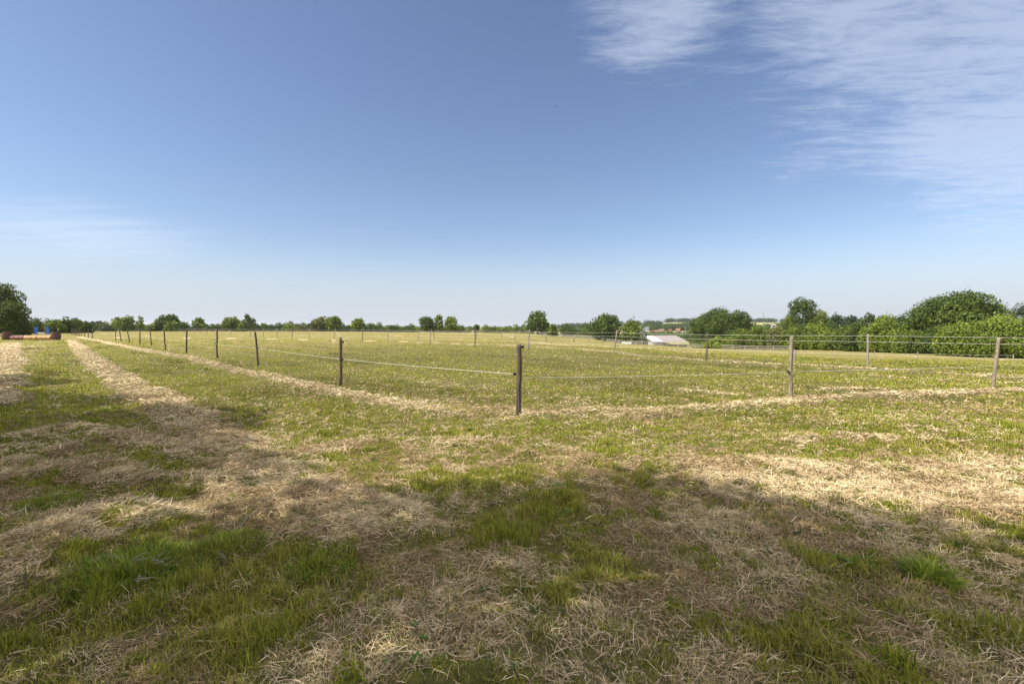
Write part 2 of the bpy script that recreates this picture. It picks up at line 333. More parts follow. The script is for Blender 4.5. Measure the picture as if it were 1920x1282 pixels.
    fr = n.new('ShaderNodeMapRange'); fr.inputs[1].default_value = 240; fr.inputs[2].default_value = 330; l.new(dst.outputs['Value'], fr.inputs[0])
    vor = n.new('ShaderNodeTexVoronoi'); vor.inputs['Scale'].default_value = .0045; l.new(g.outputs['Position'], vor.inputs['Vector'])
    sp = n.new('ShaderNodeSeparateXYZ'); l.new(vor.outputs['Color'], sp.inputs[0])
    crops = rampc(sp.outputs[0], [(.2, (.07, .10, .03)), (.5, (.15, .17, .06)), (.75, (.36, .33, .16))])
    col = mixc(fr.outputs[0], col, crops)
    l.new(col, p.inputs['Base Color'])
    bp = n.new('ShaderNodeBump'); bp.inputs['Strength'].default_value = .7; bp.inputs['Distance'].default_value = .05
    l.new(noise(16, 6, (1, 1, 1), .7), bp.inputs['Height']); l.new(bp.outputs[0], p.inputs['Normal'])
    o = link('field', me, m, smooth=True); tag(o, 'mown field of green grass and dried hay sloping down to the right', 'field', kind='structure')
build_field()

# ------------------------------------------------------------------ grass blades and cut stalks
def blades(P, phi, Ln, Wd, th0, th1, tw, col):
    n = len(P); h = np.column_stack([np.cos(phi), np.sin(phi), np.zeros(n)]); z = np.array([0, 0, 1.0])
    pr = np.column_stack([-np.sin(phi), np.cos(phi), np.zeros(n)])
    d0 = h * np.cos(th0)[:, None] + z * np.sin(th0)[:, None]; d1 = h * np.cos(th1)[:, None] + z * np.sin(th1)[:, None]
    nn = np.cross(d0, pr); side = (pr * np.cos(tw)[:, None] + nn * np.sin(tw)[:, None]) * Wd[:, None] * .5
    mid = P + d0 * Ln[:, None] * .5; tip = mid + d1 * Ln[:, None] * .5
    V = np.stack([P - side * .8, P + side * .8, mid - side, mid + side, tip], 1).reshape(-1, 3)
    b = np.arange(n)[:, None] * 5; loops = (b + np.array([0, 1, 3, 2, 2, 3, 4])[None, :]).ravel()
    starts = (np.arange(n)[:, None] * 7 + np.array([0, 4])[None, :]).ravel()
    return V, loops, starts, np.repeat(col, 5, 0)
def scatter(Nt, v0=636, v1=1400, cap=9000):
    xs, ys = [], []
    while sum(map(len, xs)) < Nt:
        k = 400000
        u = rng.uniform(-350, 2270, k); v = rng.uniform(v0, v1, k); d = H0 * F / (v - HZ)
        a = d ** 3 / (H0 * F * F); keep = rng.random(k) < np.minimum(1, cap * a)
        xs.append(((u - CX) / F * d)[keep]); ys.append(d[keep])
    return np.concatenate(xs)[:Nt], np.concatenate(ys)[:Nt]
def pick(a, b, t): return np.array(a)[None, :] * (1 - t[:, None]) + np.array(b)[None, :] * t[:, None]
def build_cover():
    X, Y = scatter(1050000); hay, rm = haymask(X, Y); Z = terrain(X, Y) + micro(X, Y, rm); d = np.hypot(X, Y); n = len(X)
    fq = sstep(d, 10, 26)
    hp = np.clip(.07 - .04 * fq + hay * (.78 + .1 * fq) + (fbm(X * 11, Y * 11, 81, 2) - .5) * 1.7 * (1 - .7 * sstep(d, 9, 20)), .03, .95); is_h = rng.random(n) < hp
    # green blades
    g = ~is_h; x, y, z, dd, hh = X[g], Y[g], Z[g], d[g], hay[g]; m = len(x)
    lush = sstep(fbm(x * 1.6, y * 1.6, 41, 3), .42, .68) * (1 - hh); nearq = 1 - sstep(dd, 4, 9)
    Ln = (.018 + .018 * rng.random(m) + .034 * lush * rng.random(m)) * (1 + .35 * nearq * lush) * (1 + .012 * dd) * (.55 + 1.0 * sstep(fbm(x * 7, y * 7, 91, 2), .3, .72))
    Wd = np.maximum(.0028 + .0026 * rng.random(m) + .001 * lush, .0010 * dd)
    th0 = rng.normal(1.25, .25, m); th1 = th0 - np.abs(rng.normal(.5, .4, m))
    phi = rng.uniform(0, 2 * math.pi, m) + (fbm(x * .8, y * .8, 50, 2) - .5) * 3
    t = rng.random(m); dry = np.clip(sstep(fbm(x * 1.6, y * 1.6, 44, 4), .38, .68) * .55 + rng.normal(0, .25, m) - .15 * lush + .10 * sstep(dd, 6, 14), 0, 1)
    col = pick((.115, .15, .014), (.375, .385, .040), t); col = col * (1 - dry[:, None]) + pick((.29, .265, .05), (.50, .43, .12), t) * dry[:, None]
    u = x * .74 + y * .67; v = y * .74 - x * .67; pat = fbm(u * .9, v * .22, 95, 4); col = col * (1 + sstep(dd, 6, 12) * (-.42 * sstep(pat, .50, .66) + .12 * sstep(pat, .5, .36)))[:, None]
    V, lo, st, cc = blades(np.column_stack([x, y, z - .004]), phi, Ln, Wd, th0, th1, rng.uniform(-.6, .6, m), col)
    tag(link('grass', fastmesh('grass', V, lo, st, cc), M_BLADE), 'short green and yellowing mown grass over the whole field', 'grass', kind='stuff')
    # dried stalks: lying in the rows, and standing bleached stubble between them
    g = is_h; x, y, z, dd, rr = X[g], Y[g], Z[g], d[g], rm[g]; m = len(x)
    Ln = .03 + .09 * rng.random(m) ** 1.6; Wd = np.maximum(.0018 + .0026 * rng.random(m) ** 1.5, .0009 * dd)
    stub = (rng.random(m) < .33 * (1 - rr)); Ln[stub] *= .42
    comb_ = fbm(x * .9, y * .9, 60, 3) * 11
    phi = np.where(rng.random(m) < .45, comb_ + rng.normal(0, .9, m), rng.uniform(0, 6.28, m))
    th0 = np.where(stub, rng.normal(1.15, .28, m), rng.normal(.08, .26, m)) * (1 - .75 * sstep(dd, 9, 22)); th1 = th0 - rng.normal(.15, .35, m)
    zz = z + .004 + rng.random(m) * (.014 + .03 * rr)
    t = rng.random(m); br = np.clip(sstep(fbm(x * 1.4, y * 1.4, 70, 3), .35, .65) * .8 + sstep(fbm(x * 9, y * 9, 71, 2), .4, .7) * .5 + rng.normal(0, .4, m) - .35 * rr, 0, 1)
    col = pick((.46, .355, .19), (.86, .72, .48), t) * (1 - br[:, None]) + pick((.20, .135, .065), (.50, .36, .20), t) * br[:, None]
    V, lo, st, cc = blades(np.column_stack([x, y, zz]), phi, Ln, Wd, th0, th1, rng.uniform(-1.2, 1.2, m), col)
    tag(link('hay', fastmesh('hay', V, lo, st, cc), M_STRAW), 'cut dried hay lying in pale rows across the mown field', 'hay', kind='stuff')
build_cover()

def weeds():
    b = []; c = []; r = np.random.default_rng(5)
    for k in range(420):
        d = r.uniform(2.0, 9.0); x = r.uniform(-1.2, 1.2) * d; y = d
        if fbm(np.array([x * .9]), np.array([y * .9]), 77, 2)[0] < .46: continue
        z = ground_z(x, y); n = r.integers(4, 8); a0 = r.uniform(0, 6.28); sz = r.uniform(.018, .045)
        col = np.array([.07, .15, .02]) * r.uniform(.7, 1.6)
        for j in range(n):
            a = a0 + 6.283 * j / n + r.normal(0, .2); e = r.uniform(.1, .8); u = np.array([math.cos(a) * math.cos(e), math.sin(a) * math.cos(e), math.sin(e)]); s_ = np.array([-math.sin(a), math.cos(a), 0])
            o = np.array([x, y, z + .012]); b += [o, o + u * sz * .5 + s_ * sz * .28, o + u * sz, o + u * sz * .5 - s_ * sz * .28]; c += [col * r.uniform(.85, 1.15)] * 4
    V = np.array(b); n = len(V) // 4
    tag(link('weeds', fastmesh('weeds', V, np.arange(4 * n), np.arange(n) * 4, np.array(c)), M_BLADE), 'small broad leaved weeds dotted through the near grass', 'weeds', kind='stuff')
weeds()

M_SEED = simple('seed_head', (.42, .38, .28), .8, 0, 30, .2)
def tuft(px, py, r, hgt, n, label, bright=1.0, heads=0):
    x, y = gp(px, py); z = ground_z(x, y); root = empty('grass_tuft', (x, y, z)); tag(root, label, 'grass tuft')
    q = r * np.sqrt(rng.random(n)); a = rng.uniform(0, 6.28, n); lx, ly = q * np.cos(a), q * np.sin(a)
    X = x + lx; Y = y + ly; Z = terrain(X, Y) + micro(X, Y, rowmask(X, Y)) - z - .005
    Ln = hgt * (.5 + .7 * rng.random(n)) * (1 - .45 * (q / r)); t = rng.random(n)
    phi = a + rng.normal(0, .7, n); th0 = np.clip(rng.normal(1.3, .15, n) - .45 * q / r, .3, 1.6); th1 = th0 - np.abs(rng.normal(.55, .4, n))
    col = pick((.075, .12, .012), (.27, .32, .035), t) * bright * 1.05
    V, lo, st, cc = blades(np.column_stack([lx, ly, Z]), phi, Ln, .003 + .004 * rng.random(n), th0, th1, rng.uniform(-.5, .5, n), col)
    link('blades', fastmesh('blades', V, lo, st, cc), M_BLADE, root)
    if heads:
        for k in range(heads):
            b = MB(); aa = random.uniform(0, 6.28); qq = r * random.random(); p0 = np.array([qq * math.cos(aa), qq * math.sin(aa), 0]); an = random.uniform(.15, .6); dr = random.uniform(0, 6.28)
            p1 = p0 + np.array([math.cos(dr) * math.cos(an), math.sin(dr) * math.cos(an), math.sin(an)]) * hgt * random.uniform(.8, 1.2)
            b.tube([p0, (p0 + p1) / 2 + np.array([0, 0, .02]), p1], .0011, 4)
            ax = (p1 - p0) / np.linalg.norm(p1 - p0)
            for j in range(34):
                c = p1 - ax * random.uniform(0, .06) + np.array([random.gauss(0, .009) for _ in range(3)]); s = random.uniform(.003, .006)
                b.add([c + (s, 0, 0), c + (-s, s, 0), c + (0, -s, s), c + (0, 0, -s)], [(0, 1, 2), (0, 2, 3), (0, 3, 1), (1, 3, 2)])
            b.build('seed_head', M_SEED, root)
tuft(1745, 1096, .10, .22, 650, 'tall bright green grass tuft standing alone in brown hay at bottom right', 1.2)
tuft(1612, 1075, .14, .09, 320, 'low spread grass tuft just left of the tall tuft at bottom right')
tuft(250, 1070, .34, .16, 1900, 'broad dark grass tuft with pale seed heads at bottom left', 1.1, 12)
tuft(420, 1030, .26, .14, 900, 'lush flopping grass tuft right of the seed heads at bottom left', 1.2, 2)
tuft(600, 1062, .20, .12, 700, 'lush grass tuft at the right end of the green patch at bottom left', 1.2)
tuft(105, 945, .20, .15, 500, 'sunlit yellow green grass tuft near the left edge', 1.15)
tuft(1387, 0 + 870, .0 + .06, .10, 120, 'small dark upright grass tuft in the hay row, centre right', .7)
tuft(1790, 868, .05, .12, 110, 'thin dark upright grass tuft at the far edge of the hay row, right', .7)
tuft(1895, 872, .18, .10, 320, 'wide green grass tuft behind the hay row at the right edge', .9)

# ------------------------------------------------------------------ trees
PAL = {'oak': ((.022, .045, .010), (.115, .165, .026)), 'ash': ((.035, .065, .012), (.20, .25, .032)), 'lime': ((.045, .085, .012), (.24, .295, .035)),
       'blue': ((.028, .05, .022), (.06, .085, .035)), 'olive': ((.06, .08, .022), (.19, .20, .055)), 'dark': ((.025, .045, .012), (.09, .13, .028))}
def crown_mesh(lobes, leaf, dens, pal, seed, name='crown'):
    r = np.random.default_rng(seed); Vs = []; Cs = []; c0, c1 = PAL[pal]
    for (cx, cy, cz, rx, ry, rz) in lobes:
        area = 4 * math.pi * ((rx * ry) ** 1.6 + (rx * rz) ** 1.6 + (ry * rz) ** 1.6) ** (1 / 1.6) / 3 ** (1 / 1.6)
        n = int(max(14, 1.1 * dens * area / (leaf * leaf * .5)))
        v = r.normal(size=(n, 3)); v /= np.linalg.norm(v, axis=1)[:, None]
        lump = 1 + .42 * (fbm(v[:, 0] * 3 + cx, v[:, 1] * 3 + v[:, 2] * 2.3 + cz, seed % 50, 3) - .5) * 2
        rad = (1 - np.abs(r.normal(0, .15, n)) + .34 * (r.random(n) < .10) * r.random(n)) * lump
        P = np.array([cx, cy, cz]) + v * rad[:, None] * np.array([rx, ry, rz])
        nr = v * .75 + r.normal(size=(n, 3)) * .55 + np.array([0, 0, .15]); nr /= np.linalg.norm(nr, axis=1)[:, None]
        u = np.cross(nr, r.normal(size=(n, 3))); u /= np.linalg.norm(u, axis=1)[:, None]; w_ = np.cross(nr, u)
        s = leaf * (.4 + 1.1 * r.random(n) ** 1.5)[:, None]
        q = np.stack([P - u * s * .5, P - w_ * s * .32 + nr * s * .05, P + u * s * .5, P + w_ * s * .32 + nr * s * .05], 1)
        Vs.append(q.reshape(-1, 3))
        t = np.clip(r.random() * .45 + r.random(n) * .5 + .1 * (fbm(P[:, 0] / (leaf * 5), P[:, 2] / (leaf * 5), 3, 2)), 0, 1)
        Cs.append(np.repeat(pick(c0, c1, t), 4, 0))
    V = np.vstack(Vs); n = len(V) // 4
    return fastmesh(name, V, np.arange(4 * n), np.arange(n) * 4, np.vstack(Cs))
def limb(b, p0, p1, r0, r1, seg=4, jit=.06):
    p0 = np.array(p0, float); p1 = np.array(p1, float); ln = np.linalg.norm(p1 - p0); pts = []
    for i in range(seg + 1):
        t = i / seg; q = p0 * (1 - t) + p1 * t
        if 0 < i < seg: q = q + np.array([random.gauss(0, jit * ln) for _ in range(3)]) * (1, 1, .4)
        pts.append(q)
    b.tube(pts, [r0 * (1 - i / seg) + r1 * i / seg for i in range(seg + 1)], 7)
TREES = 0
def tree(px, d, topy, wpx, pal, label, name='tree', cat='tree', form='round', leaf=None, bare=.18, dens=1.15, group=None, basez=None, depthk=1.0, xyz=None, nl=None):
    """a tree or bush standing at depth d: crown as leaf sized faces over uneven lobes, tapered trunk with limbs"""
    global TREES; TREES += 1; seed = 100 + TREES; r = random.Random(seed)
    if xyz: x, y, Ht, W = xyz
    else:
        x, y = gd(px, d); W = wpx / F * d; Ht = None
    z = float(terrain(x, y)) if basez is None else basez
    if Ht is None: Ht = zat(topy, d) - z
    leaf = leaf or max(.17, min(1.1, .0042 * d if d > 10 else .3))
    root = empty(name, (x, y, z)); tag(root, label, cat, group)
    b0 = bare * Ht; ch = Ht - b0; lobes = []; R0 = W / 2
    if form == 'round':
        k = nl or 22
        lobes.append((0, 0, b0 + ch * .48, R0 * .62, R0 * .62 * depthk, ch * .42))
        for i in range(k):
            a = i * 2.399 + r.uniform(-.4, .4); t = (i + .5) / k; zz = b0 + ch * (.16 + .70 * t); prof = math.sin(math.pi * (.20 + .66 * t)) ** .8
            q = R0 * prof * r.uniform(.50, .74); rr = R0 * r.uniform(.20, .38)
            lobes.append((q * math.cos(a), q * math.sin(a) * depthk, zz, rr, rr, min(rr * .85, ch * .25)))
        lobes.append((r.uniform(-.2, .2) * R0, 0, Ht - ch * .16, R0 * .36, R0 * .36, ch * .15))
    elif form == 'tall':
        for i in range(nl or 13):
            t = i / ((nl or 13) - 1); a = i * 2.4; prof = (1 - t * .75) * (.5 + .5 * min(1, t * 4)); q = R0 * prof * .5
            rr = R0 * prof * .62 + .12 * R0; lobes.append((q * math.cos(a), q * math.sin(a), b0 + ch * (.08 + .86 * t), rr, rr, max(rr * .8, ch * .1)))
    elif form == 'spiky':
        lobes.append((0, 0, b0 + ch * .4, R0 * .55, R0 * .55, ch * .36))
        for i in range(nl or 20):
            a = i * 2.4 + r.uniform(-.3, .3); el = r.uniform(-.1, 1.45); q = r.uniform(.6, .82)
            lobes.append((R0 * q * math.cos(el) * math.cos(a), R0 * q * math.cos(el) * math.sin(a), b0 + ch * .42 + ch * .5 * q * math.sin(el) / .82, R0 * .2, R0 * .2, ch * .13))
    else:                                         # low bush to the ground
        nl = int((nl or 11) * 1.7)
        for i in range(nl):
            a = i * 2.4 + r.uniform(-.5, .5); q = R0 * math.sqrt((i + .3) / nl) * .84; t = q / R0; rr = R0 * r.uniform(.15, .34); top = Ht * (1 - .55 * t ** 2) * r.uniform(.68, 1.06)
            rz = min(top * .5, rr * 1.1); lobes.append((q * math.cos(a), q * math.sin(a) * depthk, top - rz, rr, rr, rz))
            lobes.append((q * math.cos(a) * 1.05, q * math.sin(a) * depthk * 1.05, top * .38, rr * .95, rr * .95, top * .38))
    link('crown', crown_mesh(lobes, leaf, dens, pal, seed), M_LEAF, root)
    tb = MB(); tr = max(.06, .028 * Ht) if form != 'bush' else max(.05, .02 * Ht)
    limb(tb, (0, 0, -.3), (r.uniform(-.1, .1) * R0, 0, b0 + ch * .5), tr, tr * .45, 5, .02)
    for lb in lobes[1:8]:
        limb(tb, (0, 0, max(b0 * .8, .15 * Ht)), lb[:3], tr * .5, tr * .12, 3, .07)
    tb.build('trunk', M_BARK, root, True)
    return root
def hedge(pts, hts, width, pal, label, leaf=.5, seed=1, dens=1.7, name='hedge', group=None, step=None):
    """a long continuous hedge as one thing: pts in ground x,y"""
    r = random.Random(seed); x0, y0 = pts[0]; z0 = float(terrain(x0, y0)); lobes = []
    for (a, b), (ha, hb) in zip(zip(pts[:-1], pts[1:]), zip(hts[:-1], hts[1:])):
        ln = math.hypot(b[0] - a[0], b[1] - a[1]); k = max(1, int(ln / (step or width * .55)))
        for i in range(k):
            t = (i + r.random() * .8) / k; x = a[0] + (b[0] - a[0]) * t; y = a[1] + (b[1] - a[1]) * t; h = (ha * (1 - t) + hb * t) * r.uniform(.6, 1.32)
            z = float(terrain(x, y)) - z0; rr = width * r.uniform(.38, .6)
            lobes.append((x - x0 + r.uniform(-.2, .2) * width, y - y0 + r.uniform(-.2, .2) * width, z + h * .5, rr, rr, h * .52))
    root = link(name, crown_mesh(lobes, leaf, dens, pal, seed + 500, name), M_LEAF); root.location = (x0, y0, z0); return tag(root, label, 'hedge', group)
# left edge
tree(-14, 84, 527, 110, 'oak', 'tall dark broadleaf tree cut by the left edge of the view', leaf=.30, bare=.1)
tree(22, 80, 562, 62, 'oak', 'dark shoulder tree stepping down right of the tallest left edge tree', leaf=.28, bare=.02)
tree(-60, 78, 570, 90, 'olive', 'dull green bush under the tall tree at the left edge', 'bush', 'bush', 'bush', leaf=.28)
tree(38, 84, 590, 34, 'olive', 'grey green bush at the foot of the left edge trees', 'bush', 'bush', 'bush', leaf=.28)
LB = 'bushes behind the blue jump wings'
for px, d, ty, wp, pal, lab in [
 (68, 128, 599, 34, 'ash', 'light green bush left of the blue jump wings'),
 (84, 134, 602, 30, 'lime', 'yellow green bush directly behind the blue jump wings'),
 (101, 124, 599, 34, 'ash', 'mid green bush right of the blue jump wings'),
 (122, 128, 593, 32, 'oak', 'taller dark bush above the right end of the barrel jump'),
 (140, 132, 595, 30, 'ash', 'rounded bush at the far end of the left rope fence'),
 (156, 136, 601, 32, 'oak', 'low green bush just right of the fence end bush')]:
    tree(px, d, ty, wp, pal, lab, 'bush', 'bush', 'bush', group=LB)
tree(181, 260, 603, 30, 'blue', 'dark bluish dome shaped tree far off at left', bare=.05)
FH = 'trees along the far hedge'
for px, d, ty, wp, pal, form, lab in [
 (203, 225, 609, 24, 'blue', 'bush', 'small dark bush between the dome tree and the broad light bush'),
 (232, 215, 594, 44, 'ash', 'round', 'broad low tree with bright front, second clump from the left'),
 (263, 210, 593, 16, 'lime', 'tall', 'narrow pale poplar like tree beside the broad low tree'),
 (287, 222, 606, 24, 'ash', 'bush', 'low bush left of the round two tone tree'),
 (315, 222, 590, 46, 'oak', 'round', 'round dark tree with a light green bush before it at left'),
 (373, 218, 596, 30, 'ash', 'spiky', 'small spiky headed tree standing by itself in the far hedge'),
 (432, 225, 594, 36, 'ash', 'round', 'left one of a touching pair of trees, smooth and rounded'),
 (464, 220, 588, 32, 'oak', 'spiky', 'right one of a touching pair of trees, taller and ragged'),
 (484, 330, 608, 6, 'blue', 'tall', 'shorter of two slim dark conifers on the horizon'),
 (492, 330, 606, 8, 'blue', 'tall', 'taller of two slim dark conifers on the horizon'),
 (527, 300, 608, 14, 'dark', 'bush', 'small dark bush on the horizon right of the slim conifers'),
 (543, 240, 606, 26, 'lime', 'bush', 'yellow tinged bush left of the broad flat topped tree'),
 (566, 240, 608, 26, 'olive', 'bush', 'brownish bush next to the yellow tinged bush'),
 (600, 235, 595, 36, 'olive', 'round', 'grey green left half of the broad flat topped clump'),
 (625, 232, 592, 36, 'ash', 'round', 'taller right half of the broad flat topped clump'),
 (672, 232, 596, 27, 'lime', 'round', 'single compact yellow green tree in the middle distance'),
 (800, 230, 593, 38, 'oak', 'round', 'dark left tree of the open clump with sky gaps'),
 (823, 230, 589, 22, 'ash', 'round', 'slim middle tree of the open clump with a pale trunk'),
 (846, 228, 593, 30, 'ash', 'round', 'right tree of the open clump with sky gaps'),
 (893, 238, 608, 12, 'dark', 'round', 'small dark tree just above the far hedge near the centre'),
 (1008, 205, 583, 52, 'oak', 'round', 'big rounded dark tree rising alone near the centre'),
 (1036, 200, 606, 24, 'ash', 'bush', 'light bush at the right foot of the big central tree'),
 (1135, 192, 589, 66, 'oak', 'round', 'wide dark tree left of the barn'),
 (1183, 188, 598, 48, 'ash', 'round', 'lighter green rounded tree between wide dark tree and barn')]:
    tree(px, d, ty, wp, pal, lab, 'bush' if form == 'bush' else 'tree', 'bush' if form == 'bush' else 'tree', form, group=FH, bare=.03 if wp > 30 else .12, dens=1.0)
tree(322, 214, 600, 24, 'lime', 'light green bush in front of the round dark tree at left', 'bush', 'bush', 'bush', group=FH)
tree(452, 216, 606, 16, 'lime', 'small yellow green bush below the touching pair of trees', 'bush', 'bush', 'bush', group=FH)
# right hand side
tree(1318, 196, 588, 62, 'oak', 'left lobe tree of the great domed clump beyond the barn', leaf=.5, bare=.02, depthk=.8)
tree(1350, 192, 577, 84, 'oak', 'great domed dark tree right of the barn', leaf=.5, bare=.02, nl=26)
tree(1386, 186, 580, 62, 'dark', 'right lobe tree of the great domed clump', leaf=.5, bare=.02)
tree(1503, 152, 556, 64, 'oak', 'tall upright dark tree standing above the right hand hedge', leaf=.36, bare=.05, nl=24)
tree(1535, 150, 580, 56, 'ash', 'lower tree leaning on the right side of the tall upright tree', leaf=.36, bare=.02)
tree(1477, 150, 588, 34, 'ash', 'short tree on the left side of the tall upright tree', leaf=.36, bare=.02)
for px, d, ty, wp, pal, lab in [
 (1570, 250, 587, 40, 'blue', 'dark bluish distant tree just right of the tall upright tree'),
 (1598, 270, 590, 34, 'blue', 'low distant tree, second right of the tall upright tree'),
 (1628, 260, 586, 36, 'dark', 'distant rounded tree, third right of the tall upright tree'),
 (1655, 270, 589, 34, 'blue', 'distant tree behind the bright green hedge bush'),
 (1688, 260, 589, 36, 'dark', 'distant tree touching the left flank of the great right tree')]:
    tree(px, d, ty, wp, pal, lab, group='distant trees over the right hedge', bare=.02)
HG = 'bushes making up the right hand hedge'
for px, d, ty, wp, pal, lab in [
 (1316, 158, 640, 34, 'ash', 'lowest small bush at the barn end of the right hedge'),
 (1352, 146, 627, 56, 'lime', 'light rounded bush in front of the great domed tree'),
 (1392, 140, 617, 54, 'ash', 'mid green bush below the right lobe of the domed tree'),
 (1424, 137, 606, 50, 'ash', 'rounded bush in the dip between domed and upright trees'),
 (1456, 134, 612, 54, 'olive', 'dull bush at the left foot of the tall upright tree'),
 (1494, 130, 606, 58, 'ash', 'green bush under the tall upright tree'),
 (1534, 126, 603, 60, 'lime', 'brighter bush right of the upright tree foot'),
 (1574, 121, 604, 62, 'ash', 'bush in the low middle stretch of the right hedge'),
 (1612, 114, 602, 60, 'oak', 'darker bush left of the bright yellow green bush'),
 (1660, 108, 592, 84, 'lime', 'big bright yellow green bush in the right hedge'),
 (1712, 100, 606, 70, 'ash', 'bush between bright bush and the great right tree'),
 (1765, 94, 615, 80, 'oak', 'dark bush under the great right tree'),
 (1850, 84, 588, 150, 'lime', 'large light green bush in front of the great right tree'),
 (1935, 80, 590, 110, 'ash', 'light green bush cut by the right edge of the view'),
 (2040, 76, 585, 150, 'oak', 'bush beyond the right edge of the view')]:
    tree(px, d, ty, wp, pal, lab, 'bush', 'bush', 'bush', leaf=.40 if d > 110 else .34, group=HG, nl=14, dens=1.3)
tree(1790, 100, 550, 150, 'oak', 'great spreading tree highest in the right hedge', leaf=.40, bare=.03, nl=30, dens=1.25)
tree(1740, 104, 566, 80, 'oak', 'left flank tree of the great spreading tree', leaf=.27, bare=.03)
tree(1862, 98, 566, 76, 'ash', 'right flank tree of the great spreading tree', leaf=.27, bare=.03)
tree(1918, 106, 567, 60, 'blue', 'thin pale topped tree at the right edge of the view', leaf=.25, bare=.1, dens=.7)
# hedges
hedge([gd(165, 232), gd(330, 236), gd(522, 240)], [3.7, 3.6, 3.1], 3.2, 'oak', 'long low trimmed hedge behind the white rail fence at left', seed=1)
hedge([gd(170, 262), gd(205, 262), gd(235, 262), gd(285, 264), gd(340, 264), gd(390, 264), gd(430, 264), gd(500, 266)], [3.5, 5.2, 3.6, 5.4, 4.2, 3.2, 4.6, 3.0], 4, 'ash', 'overgrown uneven hedge showing behind the trimmed hedge at left', seed=7)
hedge([gd(535, 262), gd(560, 262), gd(600, 262), gd(640, 262), gd(700, 264), gd(760, 262)], [3.6, 4.9, 3.8, 4.6, 4.3, 3.2], 4, 'ash', 'overgrown uneven hedge around the single compact tree', seed=8)
hedge([gd(520, 246), gd(700, 246), gd(780, 244)], [3.4, 3.7, 3.3], 3.2, 'oak', 'long low trimmed hedge behind the rail fence near the centre', seed=2)
hedge([gd(780, 243), gd(900, 238), gd(1000, 226)], [3.1, 3.2, 3.6], 3.2, 'ash', 'loose low hedge left of the big central tree', seed=3)
hedge([gd(1015, 226), gd(1060, 218), gd(1120, 205), gd(1205, 196)], [3.2, 5.0, 5.2, 5.2], 5, 'oak', 'tall shrubby hedge behind the pale rail fence left of the barn', seed=4)
hedge([gd(1298, 168), gd(1380, 148), gd(1460, 139), gd(1600, 124), gd(1760, 99), gd(1900, 84), gd(2060, 76)], [3.4, 5.2, 5.8, 6.2, 5.6, 4.8, 4.5], 4.6, 'oak', 'dense green underwood filling the right hand hedge', leaf=.3, seed=5)
hedge([gd(-200, 90), gd(-60, 100), gd(50, 120), gd(170, 145)], [4, 3.6, 3.2, 2.6], 3, 'dark', 'dark hedge closing the track behind the barrel jump', leaf=.35, seed=6)

# far woods as masses
def wood(edge, dep, hgt, pal, label, seed, leaf=2.2, n=None):
    r = random.Random(seed); lobes = []; n = n or 60; (a0, a1) = edge
    for i in range(n):
        px = a0 + (a1 - a0) * r.random(); d = dep * r.uniform(.93, 1.07); x, y = gd(px, d); h = hgt * r.uniform(.65, 1.05); rr = h * r.uniform(.45, .8)
        lobes.append((x, y, float(terrain(x, y)) + h * .5, rr, rr, h * .52))
    o = link('wood', crown_mesh(lobes, leaf, .8, pal, seed, 'wood'), M_LEAF); tag(o, label, 'wood', kind='stuff')
wood((500, 1000), 1050, 9, 'blue', 'low dark wood on the horizon left of the big central tree', 31, 2.4, 130)
wood((150, 520), 1000, 8, 'blue', 'thin dark tree belt on the horizon at far left', 32, 2.4, 80)
wood((1020, 1240), 1150, 11, 'blue', 'dark wooded ridge right of the big central tree', 33, 2.4, 110)
wood((1245, 1375), 1560, 12, 'blue', 'wooded hilltop above the village', 34, 3, 110)
wood((1206, 1300), 760, 10, 'dark', 'trees packed behind the village houses', 35, 1.6, 90)
wood((1280, 1400), 900, 12, 'dark', 'trees on the slope right of the village', 36, 2, 70)
wood((1370, 1600), 1450, 12, 'blue', 'wooded ridge under the radio mast', 37, 3, 120)
wood((1540, 2100), 1200, 14, 'blue', 'wooded ridge seen over the right hand hedge', 38, 2.6, 150)
wood((1200, 1300), 470, 5.5, 'oak', 'garden trees and bushes between the village houses', 40, 1.0, 46)
wood((1395, 1500), 620, 9, 'oak', 'tree belt on the slope behind the right hand hedge', 41, 1.3, 40)
wood((1196, 1330), 330, 5, 'oak', 'bushes behind the barn', 39, .8, 60)

# trees beside and behind the viewpoint: they throw the shade over the near grass
SH = 'trees beside and behind the viewpoint'
SHADE = [(-2.3, -1.9, 8.6, 6.2, 'oak'), (-5.2, .1, 9.2, 6.2, 'ash'), (-9.7, 2.8, 8.0, 5.4, 'oak'), (-11.6, 4.4, 8.6, 5.8, 'oak'),
         (-15.6, 6.5, 8.6, 6.2, 'ash'), (-20.0, 9.3, 8.8, 6.4, 'oak'), (-8.0, -4.5, 10.0, 7.0, 'ash')]
LABS = ['shading tree behind left of the viewpoint, nearest of its row', 'shading tree second along the row left of the viewpoint', 'shading tree third along the row left of the viewpoint',
        'shading tree fourth along the row left of the viewpoint', 'shading tree fifth along the row left of the viewpoint', 'sixth and farthest forward shading tree in the row left of the viewpoint', 'tallest shading tree in the second row behind the viewpoint']
for (x, y, h, wd, pal), lab in zip(SHADE, LABS):
    tree(0, 0, 0, 0, pal, lab, xyz=(x, y, h, wd), leaf=.17, bare=.22, dens=1.0, group=SH)

